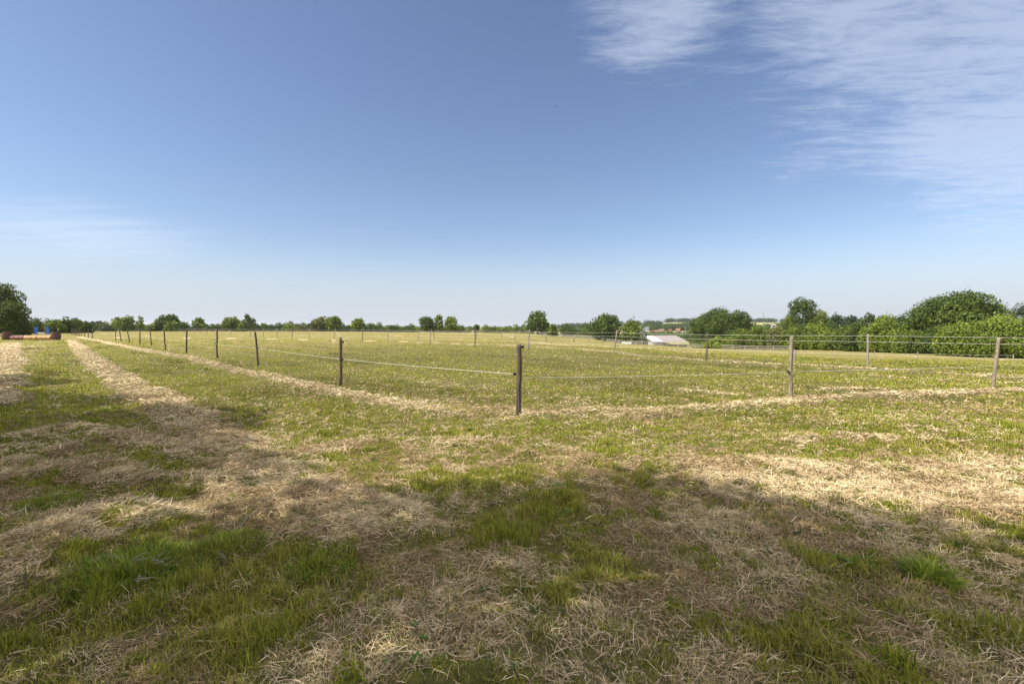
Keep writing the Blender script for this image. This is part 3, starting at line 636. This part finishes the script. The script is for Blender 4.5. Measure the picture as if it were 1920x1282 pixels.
# ------------------------------------------------------------------ fences
def lathe_post(b, x, y, z, tx, ty, tz, r, n=9, cham=True):
    p0 = np.array([x, y, z - .25]); p1 = np.array([tx, ty, tz]); v = p1 - p0
    ts = [0, .25, .5, .75, .96, 1] if cham else [0, .5, 1]
    b.tube([p0 + v * t + (np.array([random.gauss(0, .007), random.gauss(0, .007), 0]) if 0 < t < .9 else 0) for t in ts], [r * k for k in ([1.02, 1.05, .98, 1.0, .97, .86] if cham else [1, 1, .95])], n)
def rope(pts, r, sag=.02, seg=8, b=None):
    b = b or MB(); out_ = []
    for p, q in zip(pts[:-1], pts[1:]):
        p = np.array(p); q = np.array(q)
        for i in range(seg):
            t = i / seg; s = p * (1 - t) + q * t; s = s - np.array([0, 0, sag * 4 * t * (1 - t)]); out_.append(s)
    out_.append(np.array(pts[-1])); b.tube(out_, r, 5); return b
def rope_fence(label, posts, heights, mats, r=.045, ropes=True, insul=True, group=None, rr=.0034, name='rope_fence'):
    """posts: (base px, base py, top px, top py or None)"""
    x0, y0 = gp(posts[0][0], posts[0][1]); root = empty(name, (x0, y0, float(terrain(x0, y0)))); tag(root, label, 'fence', group); o = np.array([x0, y0, float(terrain(x0, y0))])
    axis = []
    for i, (bx, by, tx, ty) in enumerate(posts):
        x, y = gp(bx, by); z = ground_z(x, y)
        top = zat(ty, y) if ty else z + 1.2
        xt = (tx - CX) / F * y
        b = MB(); rad = r * random.uniform(.9, 1.1); lathe_post(b, x - o[0], y - o[1], z - o[2], xt - o[0], y - o[1] + random.uniform(-.03, .03), top - o[2], rad)
        po = b.build('fence_post', mats[i % len(mats)], root, True)
        base = np.array([x, y, z]); tp = np.array([xt, y, top]); axis.append((base, tp, rad))
        if insul:
            for h in heights:
                t = min(.97, (h) / (top - z)); c = base * (1 - t) + tp * t - o; ib = MB(); sgn = 1 if i % 3 else -1
                ib.tube([c + (sgn * rad * .9, -.01, 0), c + (sgn * (rad + .024), -.015, 0), c + (sgn * (rad + .05), -.018, .0)], [.014, .027, .017], 8)
                ib.build('insulator', M_BLACK, po)
    if ropes:
        for h in heights:
            pts = []
            for i, (b0, t0, rad) in enumerate(axis):
                t = min(.97, h / (t0[2] - b0[2])); sgn = 1 if i % 3 else -1; pts.append(b0 * (1 - t) + t0 * t - o + (sgn * (rad + .03) if insul else 0, -.03 if insul else -rad, 0))
            rope(pts, rr, .015).build('rope', M_ROPE, root)
    return root, axis, o
NEAR_L = [(972, 780, 973, 645), (638, 721, 639.5, 632), (486, 686, 478.5, 622), (408, 671, 406, 619.5), (349, 662, 350, 618), (310.5, 656, 307.5, 617), (285, 647.5, 281.5, 616.5),
          (262.3, 644.8, 262.5, 616.5), (244, 642.5, 238, 616), (228.5, 639.8, 223.5, 616), (217.3, 637.6, 217, 616.5), (173, 635.3, 173.5, 616.6), (165, 634.4, 165.3, 616.5),
          (158.2, 633, 158.3, 616.3), (152.8, 631.5, 151.7, 616.3), (149.3, 630.8, 149, 616), (146.2, 630, 145.5, 616), (143.6, 629.3, 143, 616), (141.2, 628.8, 141, 616), (139, 628.3, 138.8, 615.8), (136.6, 627.9, 136.5, 615.6), (134, 627.3, 134, 615.4)]
rl, axl, ol = rope_fence('rope fence with dark leaning posts running from near centre away to the left', NEAR_L, [.66], [M_POST_D], r=.041)
# a second black insulator and knotted string at the top of the second post, one ring on the corner post
for k, (h, s) in enumerate(((1.10, 1), (1.09, 1))):
    b0, t0, rad = axl[k]; c = b0 + (t0 - b0) * (h / (t0[2] - b0[2])) - ol; ib = MB()
    ib.tube([c + (s * rad * .9, -.01, 0), c + (s * (rad + .025), -.02, 0), c + (s * (rad + .04), -.02, 0)], [.014, .026, .016], 8)
    post = [o for o in rl.children if o.name.startswith('fence_post')][k]; ib.build('insulator', M_BLACK, post)
b0, t0, rad = axl[1]; sb = MB(); c = t0 - ol
sb.tube([c + (.03, -.05, -.05), c + (.0, -.06, .03), c + (-.05, -.02, .06), c + (-.14, 0, .14)], .006, 5); sb.tube([c + (.03, -.05, -.04), c + (.07, -.05, -.08), c + (.09, -.05, -.05), c + (.05, -.06, -.02)], .006, 5)
sb.build('knotted_string', M_ROPE, rl)
NEAR_R = [(1481, 752, 1485, 630), (1859, 729, 1872, 633), (2190, 712, 2196, 626)]
rr_, axr, orr = rope_fence('rope fence with pale topped posts running from the corner post to the right', NEAR_R, [.54], [M_POST_L], r=.037)
p0 = axl[0]; q0 = axr[0]
pts = [p0[0] + (p0[1] - p0[0]) * (.62 / 1.18) + (.055, -.03, 0) - orr, q0[0] + (q0[1] - q0[0]) * (.54 / 1.25) + (-.075, -.03, 0) - orr]
rope(pts, .0028, .02, 12).build('rope', M_ROPE, rr_)
MID = [(2080, 712, 2083, 620), (1627, 692, 1628.5, 626), (1324, 675.5, 1327, 625), (1150, 663.5, 1157, 619), (990, 655, 993, 618), (890, 650, 891.5, 618), (805, 647, 808, 618.5), (728, 641, 728, 617),
       (679, 638.5, 681, 613), (625, 637.5, 628.5, 615), (580, 636.5, 580.5, 616), (547.5, 634.5, 548.5, 616), (519, 632.6, 519.5, 615.5), (494, 631.6, 494.5, 616), (469.5, 631, 469, 616), (432.5, 629, 432, 615.5), (416, 628.3, 416, 616),
       (388, 626.8, 388.3, 615.5), (376, 626, 376, 615.5), (364.5, 625.3, 364.5, 615.5), (345, 624.8, 345, 615.5), (327, 624.4, 327.5, 615.5)]
rope_fence('three strand rope fence crossing the field behind the near one', MID, [.5, .94, 1.14], [M_POST_L, M_POST_G, M_POST_D], r=.038, insul=False, rr=.0036)
THIRD = [(785, 636, 785.3, 621), (814.5, 637, 813, 621.5), (893, 637, 894, 620.5), (941, 633, 941, 624), (965, 639.5, 965, 629), (1024, 640.5, 1024, 628), (1067, 641, 1067, 631), (1076, 642, 1076, 632), (1104.5, 642.5, 1104.5, 632), (1129, 643.5, 1129, 633.5), (1178, 645.5, 1178, 635)]
rope_fence('thin rope fence far across the field in front of the pale rails', THIRD, [.4, .9], [M_POST_G, M_POST_D], r=.045, insul=False, rr=.012)
FOURTH = [(1490.5, 675, 1491, 655.5), (1568, 672, 1568, 657), (1640, 672, 1640, 657), (1720, 674, 1720, 659), (1900, 680, 1900, 664)]
rope_fence('low thin fence close to the foot of the right hedge', FOURTH, [.6], [M_POST_G], r=.04, insul=False, rr=.007)

def rail_fence(label, pts, sp, hgt, rails, mat, pr=.09, railh=.12, group=None, braces=False):
    x0, y0 = pts[0]; z0 = float(terrain(x0, y0)); root = empty('rail_fence', (x0, y0, z0)); tag(root, label, 'fence', group)
    P = []
    for a, b in zip(pts[:-1], pts[1:]):
        k = max(1, int(round(math.hypot(b[0] - a[0], b[1] - a[1]) / sp)))
        P += [(a[0] + (b[0] - a[0]) * i / k, a[1] + (b[1] - a[1]) * i / k) for i in range(k)]
    P.append(pts[-1]); Q = [(x - x0, y - y0, float(terrain(x, y)) - z0) for x, y in P]
    for x, y, z in Q:
        b = MB(); b.box((x, y, z + hgt / 2 - .1), (pr, pr, hgt + .2)); b.build('fence_post', mat, root)
    for h in rails:
        b = MB()
        for p, q in zip(Q[:-1], Q[1:]):
            dx, dy = q[0] - p[0], q[1] - p[1]; ln = math.hypot(dx, dy); nx, ny = dy / ln * (pr * .5 + .004), -dx / ln * (pr * .5 + .004)
            if ny > 0: nx, ny = -nx, -ny
            a = np.array([p[0] + nx, p[1] + ny, p[2] + h + railh / 2]); c = np.array([q[0] + nx, q[1] + ny, q[2] + h + railh / 2])
            t = np.array([nx, ny, 0]) / math.hypot(nx, ny) * .04; dn = np.array([0, 0, -railh])
            b.add([a, c, c + t, a + t, a + dn, c + dn, c + t + dn, a + t + dn], [(0, 1, 2, 3), (7, 6, 5, 4), (4, 5, 1, 0), (5, 6, 2, 1), (6, 7, 3, 2), (7, 4, 0, 3)])
        b.build('rail', mat, root)
M_RAILD = simple('dark_rail', (.13, .115, .10), .85, 0, 3, .2)
rail_fence('long post and rail fence along the far left end of the field', [gd(175, 226), gd(330, 228), gd(600, 234), gd(800, 232), gd(1000, 221)], 7.5, 1.3, [.2, .62, 1.1], M_RAILD, .13, .12)
rail_fence('pale post and rail fence dropping down the slope to the barn', [gd(1000, 221), gd(1041, 215), gd(1090, 205), gd(1150, 184), gd(1205, 168)], 3.6, 1.35, [.3, .7, 1.15], M_RAIL, .15, .13)
rail_fence('post and rail paddock fence running right from the barn to the hedge', [gd(1208, 168), gd(1270, 160), gd(1333, 146), gd(1421, 128), gd(1480, 122)], 4.5, 1.3, [.3, .7, 1.1], M_RAIL, .11, .10)

# ------------------------------------------------------------------ barrel jump and blue wings
M_RED = simple('faded_red_barrel', (.15, .06, .055), .6, 0, 5, .35, .2); M_TAN = simple('orange_tan_barrel', (.34, .20, .085), .6, 0, 5, .35, .2)
M_STAVE = simple('weathered_stave', (.10, .055, .045), .8, 0, 8, .35, .3, .2, (3, 3, .3)); M_HOOP = simple('rusty_hoop', (.085, .05, .04), .7, .3, 12, .3)
M_PALEW = simple('pale_timber', (.50, .42, .22), .8, 0, 6, .2)
def barrel(px, label):
    x, y = gd(px, 54); z = ground_z(x, y); root = empty('barrel', (x, y, z)); tag(root, label, 'barrel')
    b = MB(); hs = [0, .2, .42, .5, .72, .92]; rs = [.36, .405, .43, .43, .405, .36]; b.tube([(0, 0, h) for h in hs], rs, 20)
    b.tube([(0, 0, .90), (0, 0, .925)], [.372, .372], 20)
    b.build('body', M_STAVE, root, False)
    for h, r in ((.08, .388), (.30, .43), (.62, .43), (.84, .388)):
        b = MB(); b.tube([(0, 0, h - .025), (0, 0, h + .025)], [r, r], 20); b.build('hoop', M_HOOP, root)
barrel(13, 'left upright wooden barrel at the end of the jump pole'); barrel(105, 'right upright wooden barrel at the end of the jump pole')
x, y = gd(21, 54); z = ground_z(x, y); xr, _ = gd(97.5, 54); Lj = xr - x
root = empty('barrel_jump', (x, y, z)); tag(root, 'horizontal jump of red and orange drums lying end to end between two barrels', 'horse jump')
segs = [(0, .325, M_RED), (.332, .655, M_TAN), (.662, 1.0, M_TAN)]
for a, c, m in segs:
    b = MB(); xa, xc = a * Lj, c * Lj; w_ = xc - xa
    ts = [0, .02, .05, .32, .34, .36, .64, .66, .68, .95, .98, 1]; rs = [.24, .265, .25, .25, .268, .25, .25, .268, .25, .25, .265, .24]
    b.tube([(xa + w_ * t, 0, .27) for t in ts], rs, 18); b.build('drum', m, root)
b = MB(); b.box((Lj * .5, .33, .50), (Lj, .10, .10)); b.build('top_rail', M_PALEW, root)
for t in (.0, .5, .985):
    b = MB(); b.box((Lj * t + .02, .33, .22), (.09, .09, .46)); b.build('support', M_PALEW, root)
M_BLUE = simple('blue_paint', (.03, .10, .42), .5, 0, 3, .12); M_WHITE = simple('white_paint', (.8, .8, .78), .5, 0, 3, .06)
def wing(px, flip, label):
    x, y = gd(px, 100); z = ground_z(x, y); root = empty('jump_wing', (x, y, z)); tag(root, label, 'jump stand', 'blue jump wings')
    b = MB()
    for s in (-.26, .26): b = MB(); b.box((s, 0, .85 if s * flip > 0 else .78), (.10, .11, 1.7 if s * flip > 0 else 1.56)); b.build('upright', M_BLUE, root)
    b = MB()
    for i in range(5): b.box((0, 0, .35 + i * .27), (.45, .05, .16))
    b.build('slat', M_BLUE, root)
    for sx in (-.28, .28): b = MB(); b.box((sx, 0, .06), (.09, .7, .10)); b.build('foot', M_BLUE, root)
wing(67.8, 1, 'left blue jump wing standing on the track beyond the barrels'); wing(88.5, -1, 'right blue jump wing standing on the track beyond the barrels')
xa, y = gd(71.5, 99.8); xb, _ = gd(85, 99.8); z = ground_z(xa, y)
b = MB(); b.tube([(0, 0, .34), (xb - xa, 0, .34)], .055, 10); o = b.build('jump_pole', M_WHITE, None, True); o.location = (xa, y, z); tag(o, 'short white pole resting between the blue jump wings', 'jump pole')

# ------------------------------------------------------------------ barn
M_ROOFG = simple('grey_fibre_roof', (.27, .24, .235), .8, 0, .5, .12); M_ROOFM = simple('mossy_roof', (.24, .235, .095), .9, 0, .8, .3)
M_WALLG = simple('grey_cladding', (.30, .31, .33), .7, 0, 1, .15); M_DARK = simple('dark_interior', (.03, .022, .022), .9, 0, 1, .2)
M_RUST = simple('rust_red_steel', (.22, .075, .055), .7, 0, 1, .25); M_SHEET = simple('white_rooflight', (.50, .50, .49), .4, 0, 1, .05); M_BRIM = simple('brown_gable', (.19, .145, .12), .8, 0, 1, .2)
def barn():
    D = 228; x, y = gd(1236, D); z = -8.6; yaw = R(42)
    root = empty('barn', (x, y, z), yaw); tag(root, 'big low grey roofed barn with one white roof panel in the dip', 'barn')
    # local: x along the ridge, -y faces the camera side
    Lx, Wy, eh, rh = 21.0, 14.0, 3.4, 6.1; hx, hy = Lx / 2, Wy / 2
    root.rotation_euler = (0, 0, R(28))
    b = MB(); b.box((0, hy - .1, eh / 2), (Lx - .2, .2, eh)); b.box((hx - .1, 0, eh / 2), (.2, Wy - .4, eh)); b.box((-hx + 3, -hy + .1, eh / 2), (6, .2, eh)); b.build('wall', M_WALLG, root)
    b = MB()
    for sx in (-hx + .02, hx - .02): b.prism([(-hy + .02, eh), (hy - .02, eh), (0, rh - .02)], sx - .08, sx + .08)
    vs = [(v[1], v[0], v[2]) for v in b.v]; b.v = vs; b.f = [f[::-1] for f in b.f]; b.build('gable', M_BRIM, root)
    b = MB(); b.box((-hx + .1, 0 + 3.4, eh / 2), (.2, 6.6, eh)); b.box((-hx + .1, -5.2, eh / 2), (.2, 3, eh)); b.build('wall', M_WALLG, root)
    o_ = .5; es = eh - o_ * (rh - eh) / hy
    b = MB(); b.slab((-hx - .3, -hy - o_, es), (hx + .3, -hy - o_, es), (hx + .3, 0, rh), (-hx - .3, 0, rh), .12); b.slab((hx + .3, hy + o_, es), (-hx - .3, hy + o_, es), (-hx - .3, 0, rh), (hx + .3, 0, rh), .12); rf = b.build('roof', M_ROOFG, root)
    def on(xx, t): return (xx, (-hy - o_) * (1 - t), es + (rh - es) * t + .03)
    b = MB(); b.slab(on(-hx, .10), on(-hx + 6.2, .10), on(-hx + 6.2, .97), on(-hx, .97), .02); b.build('roof_panel', M_SHEET, rf)
    # lean-to along the front with open bays
    b = MB(); b.slab((-hx + 6, -hy - 6.2, 2.35), (hx + 3, -hy - 6.2, 2.35), (hx + 3, -hy - .05, 3.25), (-hx + 6, -hy - .05, 3.25), .1); b.build('lean_to_roof', M_ROOFM, root)
    for i in range(7):
        px = -hx + 6.3 + i * (Lx - 3.6) / 6; b = MB(); b.box((px, -hy - 6.0, 1.15), (.28, .28, 2.3)); b.build('column', M_PALEW if i % 2 else M_RUST, root)
    b = MB(); b.box((.0 + 3, -hy - .2, 1.5), (Lx - 6.4, .2, 3.0)); b.build('back_wall', M_DARK, root)
    for i in (0, 2, 3, 5):
        px = -hx + 7.7 + i * (Lx - 3.6) / 6; b = MB()
        for k in range(4): b.box((px, -hy - 5.9, .35 + k * .35), (2.6, .06, .07))
        b.build('gate', M_RUST if i % 3 else M_WALLG, root)
    b = MB(); b.box((-hx - .02, 1.2, 1.4), (.12, 2.6, 2.8)); b.build('door', M_DARK, root)
barn()
M_CON = simple('pale_concrete', (.6, .58, .52), .8, 0, 2, .1)
x, y = gd(1175, 166); z = float(terrain(x, y)); root = empty('water_trough', (x, y, z)); tag(root, 'long low white trough by the pale rails left of the barn', 'trough')
b = MB(); b.box((0, 0, .12), (3.0, .9, .24)); b.box((0, -.4, .42), (3.1, .12, .4)); b.box((0, .4, .42), (3.1, .12, .4)); b.box((-1.5, 0, .42), (.12, .68, .4)); b.box((1.5, 0, .42), (.12, .68, .4)); b.build('tank', M_WHITE, root)
for s in (-1.1, 1.1): b = MB(); b.box((s, 0, -.04), (.3, .8, .08)); b.build('foot', M_CON, root)

# ------------------------------------------------------------------ village
def house(px, d, basey, wpx, hpx, wall, roof, label, yaw=0, white=False):
    x, y = gd(px, d); W = wpx / F * d; Hh = hpx / F * d; z = zat(basey, d); root = empty('house', (x, y, z), R(yaw)); tag(root, label, 'house')
    eh = Hh * .55; dp = W * .8; b = MB(); b.box((0, 0, (eh - 6) / 2), (W, dp, eh + 6)); b.build('wall', wall, root)
    b = MB(); b.slab((-W / 2 - .3, -dp / 2 - .3, eh - .1), (W / 2 + .3, -dp / 2 - .3, eh - .1), (W / 2 + .3, 0, Hh), (-W / 2 - .3, 0, Hh), .2); b.slab((W / 2 + .3, dp / 2 + .3, eh - .1), (-W / 2 - .3, dp / 2 + .3, eh - .1), (-W / 2 - .3, 0, Hh), (W / 2 + .3, 0, Hh), .2)
    rf = b.build('roof', roof, root)
    b = MB(); b.prism([(-dp / 2 + .02, eh), (dp / 2 - .02, eh), (0, Hh - .25)], -W / 2 + .02, W / 2 - .02); b.v = [(v[1], v[0], v[2]) for v in b.v]; b.f = [f[::-1] for f in b.f]; b.build('gable', wall, root)
    b = MB(); b.box((W * .3, 0, Hh + .1), (.6, .6, 1.2)); b.build('chimney', wall, rf)
    for sx in (-.28, .28):
        b = MB(); b.box((W * sx, -dp / 2 - .02, eh * .62), (1.1, .1, 1.2)); f = b.build('window', M_WHITE, root); b = MB(); b.box((W * sx, -dp / 2 - .06, eh * .62), (.85, .06, .95)); b.build('pane', M_DARK, f)
M_BRICK = simple('red_brick', (.16, .10, .08), .8, 0, 1, .2); M_TILE = simple('red_tile', (.185, .105, .085), .8, 0, 1, .2); M_SLATE = simple('slate', (.14, .14, .17), .7, 0, 1, .2); M_REND = simple('pale_render', (.55, .53, .5), .8, 0, 1, .08); M_TILEB = simple('brown_tile', (.22, .10, .07), .8, 0, 1, .2)
M_BRIM2 = simple('dull_render', (.38, .33, .33), .8, 0, 1, .1)
house(1204, 430, 629, 8, 11, M_REND, M_SLATE, 'pale house with grey roof, leftmost in the village', 20)
house(1212.5, 520, 624, 7, 11, M_REND, M_SLATE, 'tall grey house second from the left in the village', -15)
house(1228.5, 500, 627, 9, 8.5, M_BRICK, M_TILE, 'bright red roofed house left of the village middle', 10)
house(1240.5, 520, 626, 9, 9.5, M_BRICK, M_TILE, 'red brick house in the village middle with steep roof', -25)
house(1256, 540, 626, 6, 9.5, M_BRICK, M_TILEB, 'narrow brown brick house right of the village middle', 15)
house(1271.5, 500, 627, 8, 11.5, M_BRICK, M_TILEB, 'dark red house at the right end of the village', -35)
house(1290, 470, 628, 11, 7, M_REND, M_SLATE, 'low slate roofed house right of the village lamp column', 5)
house(1450.5, 560, 612, 7, 4.0, M_BRIM2, M_BRIM2, 'small pale building left of the tall upright tree', 0)
x, y = gd(1285, 450); z = zat(629, 450); root = empty('lamp_column', (x, y, z)); tag(root, 'thin pale lamp column in the village beside the oak', 'lamp post')
b = MB(); b.tube([(0, 0, -3), (0, 0, 7.6)], [.14, .08], 8); b.build('column', M_WHITE, root); b = MB(); b.tube([(0, 0, 7.6), (.4, 0, 7.9), (1.1, 0, 7.9)], .06, 6); b.box((1.3, 0, 7.88), (.6, .25, .14)); b.build('lamp_head', M_WALLG, root)
# radio mast
D = 1480; x, y = gd(1431, D); z = float(terrain(x, y)); root = empty('radio_mast', (x, y, z)); tag(root, 'thin grey lattice radio mast on the wooded ridge', 'mast'); ht = zat(584, D) - z
b = MB()
for a in range(4):
    sx, sy = (1, 1, -1, -1)[a], (1, -1, -1, 1)[a]; b.tube([(sx * 1.4, sy * 1.4, 0), (sx * .45, sy * .45, ht)], .16, 5)
for k in range(12):
    t0, t1 = k / 12, (k + 1) / 12; w0 = 1.4 - .95 * t0; w1 = 1.4 - .95 * t1; z0_, z1_ = ht * t0, ht * t1
    b.tube([(-w0, -w0, z0_), (w1, -w1, z1_)], .08, 4); b.tube([(w0, w0, z0_), (-w1, w1, z1_)], .08, 4); b.tube([(w0, -w0, z0_), (w1, w1, z1_)], .08, 4)
b.build('lattice', M_POST_G, root); b = MB(); b.tube([(0, 0, ht - .5), (0, 0, ht + 4)], .1, 5); b.build('antenna', M_POST_G, root)

# ------------------------------------------------------------------ birds
def bird(px, py, d, label, s=1.0, rz=0):
    x, y = gd(px, d); root = empty('bird', (x, y, zat(py, d)), rz); tag(root, label, 'bird', 'birds in the sky'); root.scale = (s, s, s)
    m = M_BLACK; b = MB(); b.tube([(-.14, 0, 0), (-.09, 0, .01), (0, 0, 0), (.08, 0, .015), (.13, 0, .02), (.16, 0, .015)], [.01, .03, .045, .035, .028, .006], 8); b.add([(-.13, 0, .005), (-.24, .05, 0), (-.22, 0, 0), (-.24, -.05, 0)], [(0, 1, 2), (0, 2, 3)]); b.build('body', m, root, True)
    for sg in (-1, 1):
        b = MB(); b.slab((.06, sg * .03, .02), (.08, sg * .18, .09), (-.03, sg * .20, .08), (-.05, sg * .03, .015), .006); b.slab((.08, sg * .18, .09), (-.02, sg * .40, .04), (-.06, sg * .38, .04), (-.03, sg * .20, .08), .006); b.build('wing', m, root)
bird(1041, 200, 95, 'small dark bird high in the sky above the centre', 1, .6); bird(823, 310, 150, 'tiny dark bird in the middle of the sky', 1, 2.0); bird(496, 448, 110, 'tiny dark bird low in the left sky', 1, 1.1)

# ------------------------------------------------------------------ haze
def haze():
    b = MB(); x0, x1, y0, y1, z0, z1 = -9500, 9500, -9500, 9500, -14, 75; b.box(((x0 + x1) / 2, (y0 + y1) / 2, (z0 + z1) / 2), (x1 - x0, y1 - y0, z1 - z0))
    m = bpy.data.materials.new('haze'); m.use_nodes = True; n = m.node_tree.nodes; n.remove(n['Principled BSDF'])
    v = n.new('ShaderNodeVolumePrincipled'); v.inputs['Color'].default_value = (.86, .9, .95, 1); v.inputs['Density'].default_value = .00008; v.inputs['Anisotropy'].default_value = .2
    m.node_tree.links.new(v.outputs[0], n['Material Output'].inputs['Volume'])
    o = b.build('haze', m); tag(o, 'thin pale summer haze lying over the far country', 'haze', kind='stuff')
haze()
